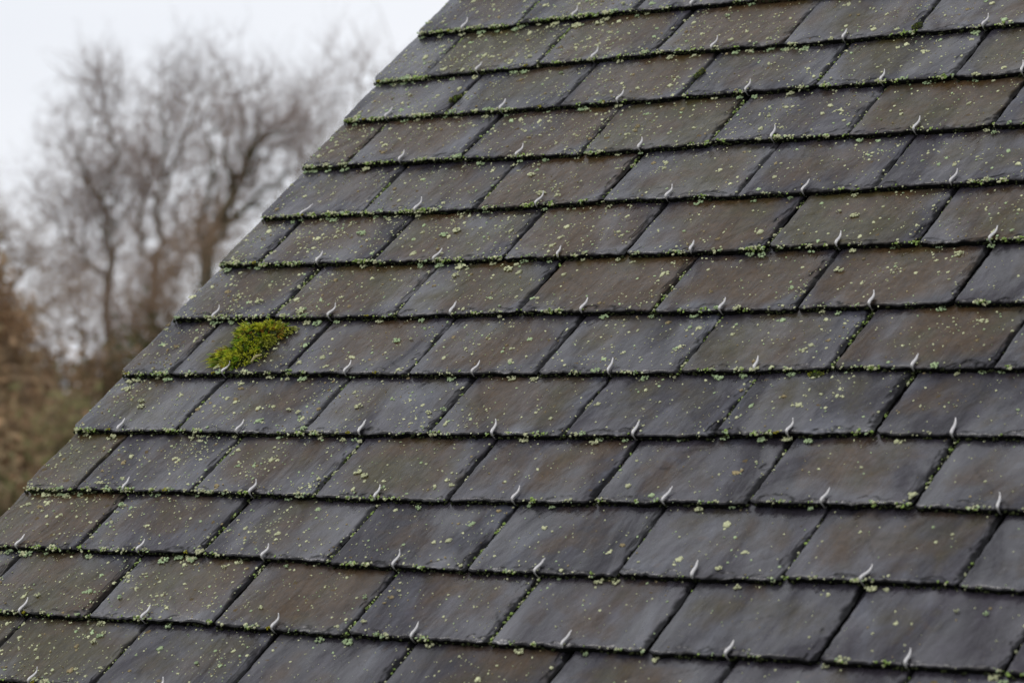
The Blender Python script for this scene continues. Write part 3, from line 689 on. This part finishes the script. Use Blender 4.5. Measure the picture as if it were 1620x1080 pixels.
def tree(label, base, lobes, depth, npts=1600, bf=.30, tw=TWIG, bark=BARK, seed=1, rmin=.0050, twl=.38, trunk_r=None, group=None, cat='tree', name='bare_tree', shell=.4, nt=3):
    """bare broadleaf tree: wandering limbs reach through a cloud of crown points (a balanced spanning tree), then fine twigs"""
    R = np.random.default_rng(seed); px = depth/FPX
    bp = at(base[0], base[1], depth); bp.z = 0.0; root = np.array(bp)
    pts = []
    wts = np.array([l[2]*l[3] for l in lobes], float); wts /= wts.sum()
    fk = np.array(at(base[0]+(base[2] if len(base) > 2 else 0), base[3] if len(base) > 3 else 560, depth)); cen = []
    for li in R.choice(len(lobes), max(30, npts//9), p=wts):
        cx, cy, rx, ry = lobes[li][:4]
        d = R.normal(0, 1, 3); d /= np.linalg.norm(d); q = R.uniform(0, 1)**(1/3*(2-shell*1.6))
        c = at(cx+d[0]*rx*q, cy-d[1]*ry*q, depth) + FWD*(d[2]*q*min(rx, ry)*px*1.3)
        cen.append(np.array(c))
    for ci in R.integers(0, len(cen), npts):          # sprays of twigs with open air between them
        o_ = cen[ci]-fk; o_ /= np.linalg.norm(o_)+1e-6; sc = depth/55
        pts.append(cen[ci]+R.normal(0, .13, 3)*sc+o_*R.normal(0, .30)*sc)
    fork = np.array(at(base[0]+(base[2] if len(base) > 2 else 0), base[3] if len(base) > 3 else 560, depth))
    st = [root]; 
    for i in range(1, 9): 
        q = root+(fork-root)*i/8; q[:2] += R.normal(0, .06, 2)*(i < 8)*1; st.append(q)
    pts = np.array(pts); pts = pts[pts[:, 2] > .6]
    pts = pts[np.argsort(np.linalg.norm(pts-fork, axis=1))]
    N = [np.array(s) for s in st]; par = [-1]+list(range(8)); pl = [0.0]
    for i in range(1, 9): pl.append(pl[-1]+np.linalg.norm(N[i]-N[i-1]))
    A = np.array(N+[np.zeros(3)]*(len(pts)*3)); PL = np.zeros(len(A)); PL[:9] = pl; cnt = 9; par = par+[0]*(len(A)-9)
    for p in pts:
        d = np.linalg.norm(A[7:cnt]-p, axis=1); dz = p[2]-A[7:cnt, 2]
        cost = d+bf*PL[7:cnt]+np.where(dz < -.4, d*.4, 0)
        j = 7+int(np.argmin(cost)); L_ = d[j-7]; k = 2 if L_ > .5 else 1; prev = j
        for i in range(1, k+1):
            q = A[j]+(p-A[j])*i/k
            if i < k: q = q+R.normal(0, .045*L_, 3)+np.array([0, 0, .05*L_])
            A[cnt] = q; par[cnt] = prev; PL[cnt] = PL[prev]+np.linalg.norm(q-A[prev]); prev = cnt; cnt += 1
    A = A[:cnt]; par = np.array(par[:cnt]); rad = np.zeros(cnt); ch = np.zeros(cnt, int)
    for i in range(cnt-1, 0, -1):
        if ch[i] == 0: rad[i] = rmin**2.35
        rad[par[i]] += rad[i]; ch[par[i]] += 1
    rad[0] = max(rad[0], 1e-9); R_ = rad**(1/2.35)
    if trunk_r: R_ = rmin+(R_-rmin)*trunk_r/R_[1]
    i = np.arange(1, cnt); p = par[1:]
    big = R_[i] > rmin*3.0; tr = bpy.data.objects.new(name, None); COL.objects.link(tr); tr.location = bp
    rp = np.minimum(R_[p], R_[i]*1.6+.004)
    V, F = tubes(A[p[big]]-root, A[i[big]]-root, rp[big], R_[i[big]], 6); link('trunk', mesh_np('trunk', V, F, [bark], None, True), tr)
    V1, F1 = tubes(A[p[~big]]-root, A[i[~big]]-root, rp[~big], R_[i[~big]], 3)
    # fine end twigs, drawn along their parent branch and upward
    e = i[~big]; T = A[e]-A[par[e]]; T /= np.linalg.norm(T, axis=1, keepdims=True)+1e-9
    P0 = np.repeat(A[e], nt, 0); D = np.repeat(T, nt, 0)*.75+R.normal(0, .5, (len(e)*nt, 3))+np.array([0, 0, .12]); D /= np.linalg.norm(D, axis=1, keepdims=True)
    Ln = R.uniform(.35, 1.1, len(P0))[:, None]*twl; P1 = P0+D*Ln; P2 = P1+(D+R.normal(0, .3, D.shape))*Ln*.7
    V2, F2 = tubes(P0-root, P1-root, np.full(len(P0), rmin*.75), np.full(len(P0), rmin*.5), 3)
    V3, F3 = tubes(P1-root, P2-root, np.full(len(P0), rmin*.5), np.full(len(P0), rmin*.25), 3)
    V, F = cat_vf([(V1, F1), (V2, F2), (V3, F3)]); link('crown', mesh_np('crown', V, F, [tw]), tr)
    tag(tr, label, cat, group); return tr

def bush(label, px, top, wpx, depth, cols, n=5000, leaf=.07, seed=1, dens=1.0, name='leafy_shrub', cat='bush', group=None):
    """twiggy shrub holding small leaves: canes from the base, leaf cards in clumps along them"""
    R = np.random.default_rng(seed); b = at(px, 600, depth); b.z = 0; root = np.array(b)
    H = at(px, top, depth).z; Wd = wpx*depth/FPX
    nc = int(40+Wd*22); S0, S1, ra, rb, tips = [], [], [], [], []
    for c in range(nc):
        a = R.uniform(0, 6.28); q = math.sqrt(R.uniform(0, 1)); end = np.array([math.cos(a)*Wd*q, math.sin(a)*Wd*q*.8, H*R.uniform(.72, 1.0)*(1-.22*q*q)])
        st_ = end*np.array([.55, .55, 0]); prev = st_.copy()
        for i in range(1, 7):
            t = (i/6)**.75; cur = st_*(1-t)+end*t+R.normal(0, .05, 3)*(i > 0)
            S0.append(prev); S1.append(cur); ra.append(.035*(1-t*.8)+.006); rb.append(.035*(1-(t+.1)*.8)+.006); prev = cur
            if i > 0:
                for _ in range(4):
                    e = cur+R.normal(0, 1, 3)*np.array([.45, .45, .4])*max(.5, Wd/3)+np.array([0, 0, .15]); S0.append(cur); S1.append(e); ra.append(.010); rb.append(.004); tips += [cur+(e-cur)*R.uniform(.2, 1.1) for _ in range(3)]
    V, F = tubes(np.array(S0), np.array(S1), np.array(ra), np.array(rb), 4)
    o = bpy.data.objects.new(name, None); COL.objects.link(o); o.location = b
    link('stem', mesh_np('stem', V, F, [TWIG], None, True), o)
    tips = np.array(tips); C = tips[R.integers(0, len(tips), n)]+R.normal(0, .16, (n, 3)); C[:, 2] = np.abs(C[:, 2])
    A = R.normal(0, 1, (n, 3)); A /= np.linalg.norm(A, axis=1, keepdims=True); Bv = np.cross(A, R.normal(0, 1, (n, 3))); Bv /= np.linalg.norm(Bv, axis=1, keepdims=True)
    s = leaf*R.uniform(.6, 1.3, n)[:, None]
    V = np.stack([C-A*s, C+Bv*s*.5+A*s*.1, C+A*s, C-Bv*s*.5-A*s*.1], 1).reshape(-1, 3); F = np.arange(4*n).reshape(n, 4)
    cl = np.array(cols); k = (n2(seed, C[:, 0]/40, C[:, 2]/40, .02)*.5+.5+R.normal(0, .18, n)).clip(0, .999); T = cl[(k*len(cl)).astype(int)]*R.uniform(.7, 1.3, n)[:, None]
    link('foliage', mesh_np('foliage', V, F, [LEAFB], None, False, {'tint': np.repeat(T, 4, 0)}), o)
    tag(o, label, cat, group); return o

G_ = 'bare winter trees beyond the roof'
tree('bare tree with a rounded crown furthest left of the tall blurred trees', (190, 900, -12, 400), [(160, 165, 38, 60), (135, 240, 62, 75), (195, 300, 50, 80), (120, 330, 60, 55), (75, 300, 40, 50), (150, 400, 75, 50)], 52, 900, seed=2, group=G_, trunk_r=.075)
tree('bare tree with the tallest middle crown among the blurred trees', (258, 900, -10, 410), [(265, 170, 55, 70), (320, 140, 50, 55), (290, 260, 75, 90), (225, 250, 45, 90), (225, 360, 60, 60), (330, 350, 45, 70)], 56, 950, seed=5, group=G_, trunk_r=.08)
tree('bare tree with a thick mossy trunk standing close behind the slate roof edge', (322, 900, 6, 400), [(395, 160, 40, 60), (440, 220, 50, 60), (370, 240, 60, 80), (420, 300, 65, 60), (350, 350, 60, 60), (300, 380, 50, 50)], 48, 720, seed=8, group=G_, bark=BARKG, trunk_r=.12)
tree('faint distant bare tree, furthest right, rising just above the slate roof edge', (525, 900, 0, 460), [(505, 160, 35, 60), (555, 130, 32, 42), (470, 200, 32, 60), (520, 260, 60, 80), (590, 120, 20, 40)], 85, 300, seed=11, group=G_, rmin=.008, twl=.8, tw=TWIG, nt=3)
tree('low bare tree at the far left edge above the brown hedge', (15, 900, 0, 500), [(20, 390, 38, 50), (60, 400, 40, 55), (-20, 360, 40, 60), (95, 440, 40, 50)], 60, 420, seed=14, group=G_, rmin=.007, tw=TWIGR)
G2 = 'brown bare thickets under the tall trees'
for lab, b, lob, dp, sd, t_ in (
    ('reddish bare thicket under the left tall tree', 120, [(110, 470, 60, 70), (60, 520, 50, 60), (150, 540, 50, 70)], 50, 21, TWIGR),
    ('brown bare thicket between the two middle trunks', 215, [(215, 470, 55, 70), (180, 540, 55, 60), (250, 430, 45, 60)], 46, 22, TWIG),
    ('dense bare thicket against the mossy trunk near the roof edge', 290, [(290, 430, 50, 60), (250, 500, 50, 60), (330, 400, 40, 50)], 44, 23, TWIGR)):
    tree(lab, (b, 900, 0, 640), lob, dp, 300, bf=.12, tw=t_, seed=sd, rmin=.006, group=G2, cat='thicket', name='bare_thicket', nt=3)
G3 = 'brown leafed shrubs below the trees'
GB = [(.13, .15, .055), (.09, .11, .04), (.22, .18, .10)]; RB = [(.44, .29, .17), (.36, .25, .15), (.40, .30, .18)]; OB = [(.26, .23, .11), (.31, .23, .13), (.20, .19, .085)]
for lab, px, top, w_, dp, c_, n_, sd in (
    ('tall russet leafed shrub at the far left edge', -105, 360, 165, 46, RB, 42000, 31),
    ('rust brown shrub behind the far left hedge', 30, 480, 95, 52, RB, 16000, 32),
    ('olive green shrub with dark foliage beside the roof edge', 165, 515, 65, 43, GB+RB[1:2], 12000, 33),
    ('low olive brown shrub in front at lower left', 40, 600, 85, 36, OB[1:2]+RB, 15000, 34),
    ('low dark brown shrub under the slate roof edge', 125, 640, 75, 33, OB+RB[1:], 12000, 35),
    ('green shrub partly hidden behind the roof edge', 245, 490, 75, 44, GB, 14000, 36),
    ('brown undergrowth shrub lowest at the left edge', -70, 680, 130, 28, RB+OB, 16000, 37)):
    bush(lab, px, top, w_, dp, c_, n_, .075, sd, group=G3)
# far wood closing the view
R = np.random.default_rng(77); n = 60000
ang = math.atan2(FWD.x, FWD.y)+R.uniform(-.9, .9, n); rr = 150+R.uniform(0, 25, n); hh = 5.2*(1+.35*n1(9, ang, .05)+.2*n1(10, ang, .015))
C = np.c_[np.sin(ang)*rr, np.cos(ang)*rr, R.uniform(0, 1, n)**.8*hh]
A = R.normal(0, 1, (n, 3)); Bv = np.cross(A, R.normal(0, 1, (n, 3))); A /= np.linalg.norm(A, axis=1, keepdims=True); Bv /= np.linalg.norm(Bv, axis=1, keepdims=True); s = R.uniform(.12, .3, n)[:, None]
V = np.stack([C-A*s*2, C+Bv*s*.5, C+A*s*2, C-Bv*s*.5], 1).reshape(-1, 3)
T = np.array([(.085, .065, .048), (.06, .055, .035), (.07, .05, .038)])[R.integers(0, 3, n)]
o = link('distant_wood', mesh_np('distant_wood', V, np.arange(4*n).reshape(n, 4), [LEAFB], None, False, {'tint': np.repeat(T, 4, 0)}))
tag(o, 'distant brown winter wood low on the horizon at the left', 'wood', kind='stuff')

n = 90000; ang = math.atan2(FWD.x, FWD.y)+R.uniform(-.75, .75, n); dd = R.uniform(0, 1, n); rr = 60+dd*26
hh = 4.3*(1+.16*n1(19, ang, .06)+.12*n1(20, ang, .02))
C = np.c_[np.sin(ang)*rr, np.cos(ang)*rr, R.uniform(0, 1, n)**.75*hh*(.72+.28*dd)]
A = R.normal(0, 1, (n, 3)); Bv = np.cross(A, R.normal(0, 1, (n, 3))); A /= np.linalg.norm(A, axis=1, keepdims=True); Bv /= np.linalg.norm(Bv, axis=1, keepdims=True); s = R.uniform(.06, .16, n)[:, None]
V = np.stack([C-A*s*2, C+Bv*s*.5, C+A*s*2, C-Bv*s*.5], 1).reshape(-1, 3)
T = np.array([(.30, .21, .13), (.22, .19, .10), (.26, .18, .12)])[R.integers(0, 3, n)]
o = link('undergrowth', mesh_np('undergrowth', V, np.arange(4*n).reshape(n, 4), [LEAFB], None, False, {'tint': np.repeat(T, 4, 0)}))
tag(o, 'brown tangle of bramble and dead bracken below the bare trees', 'undergrowth', kind='stuff')
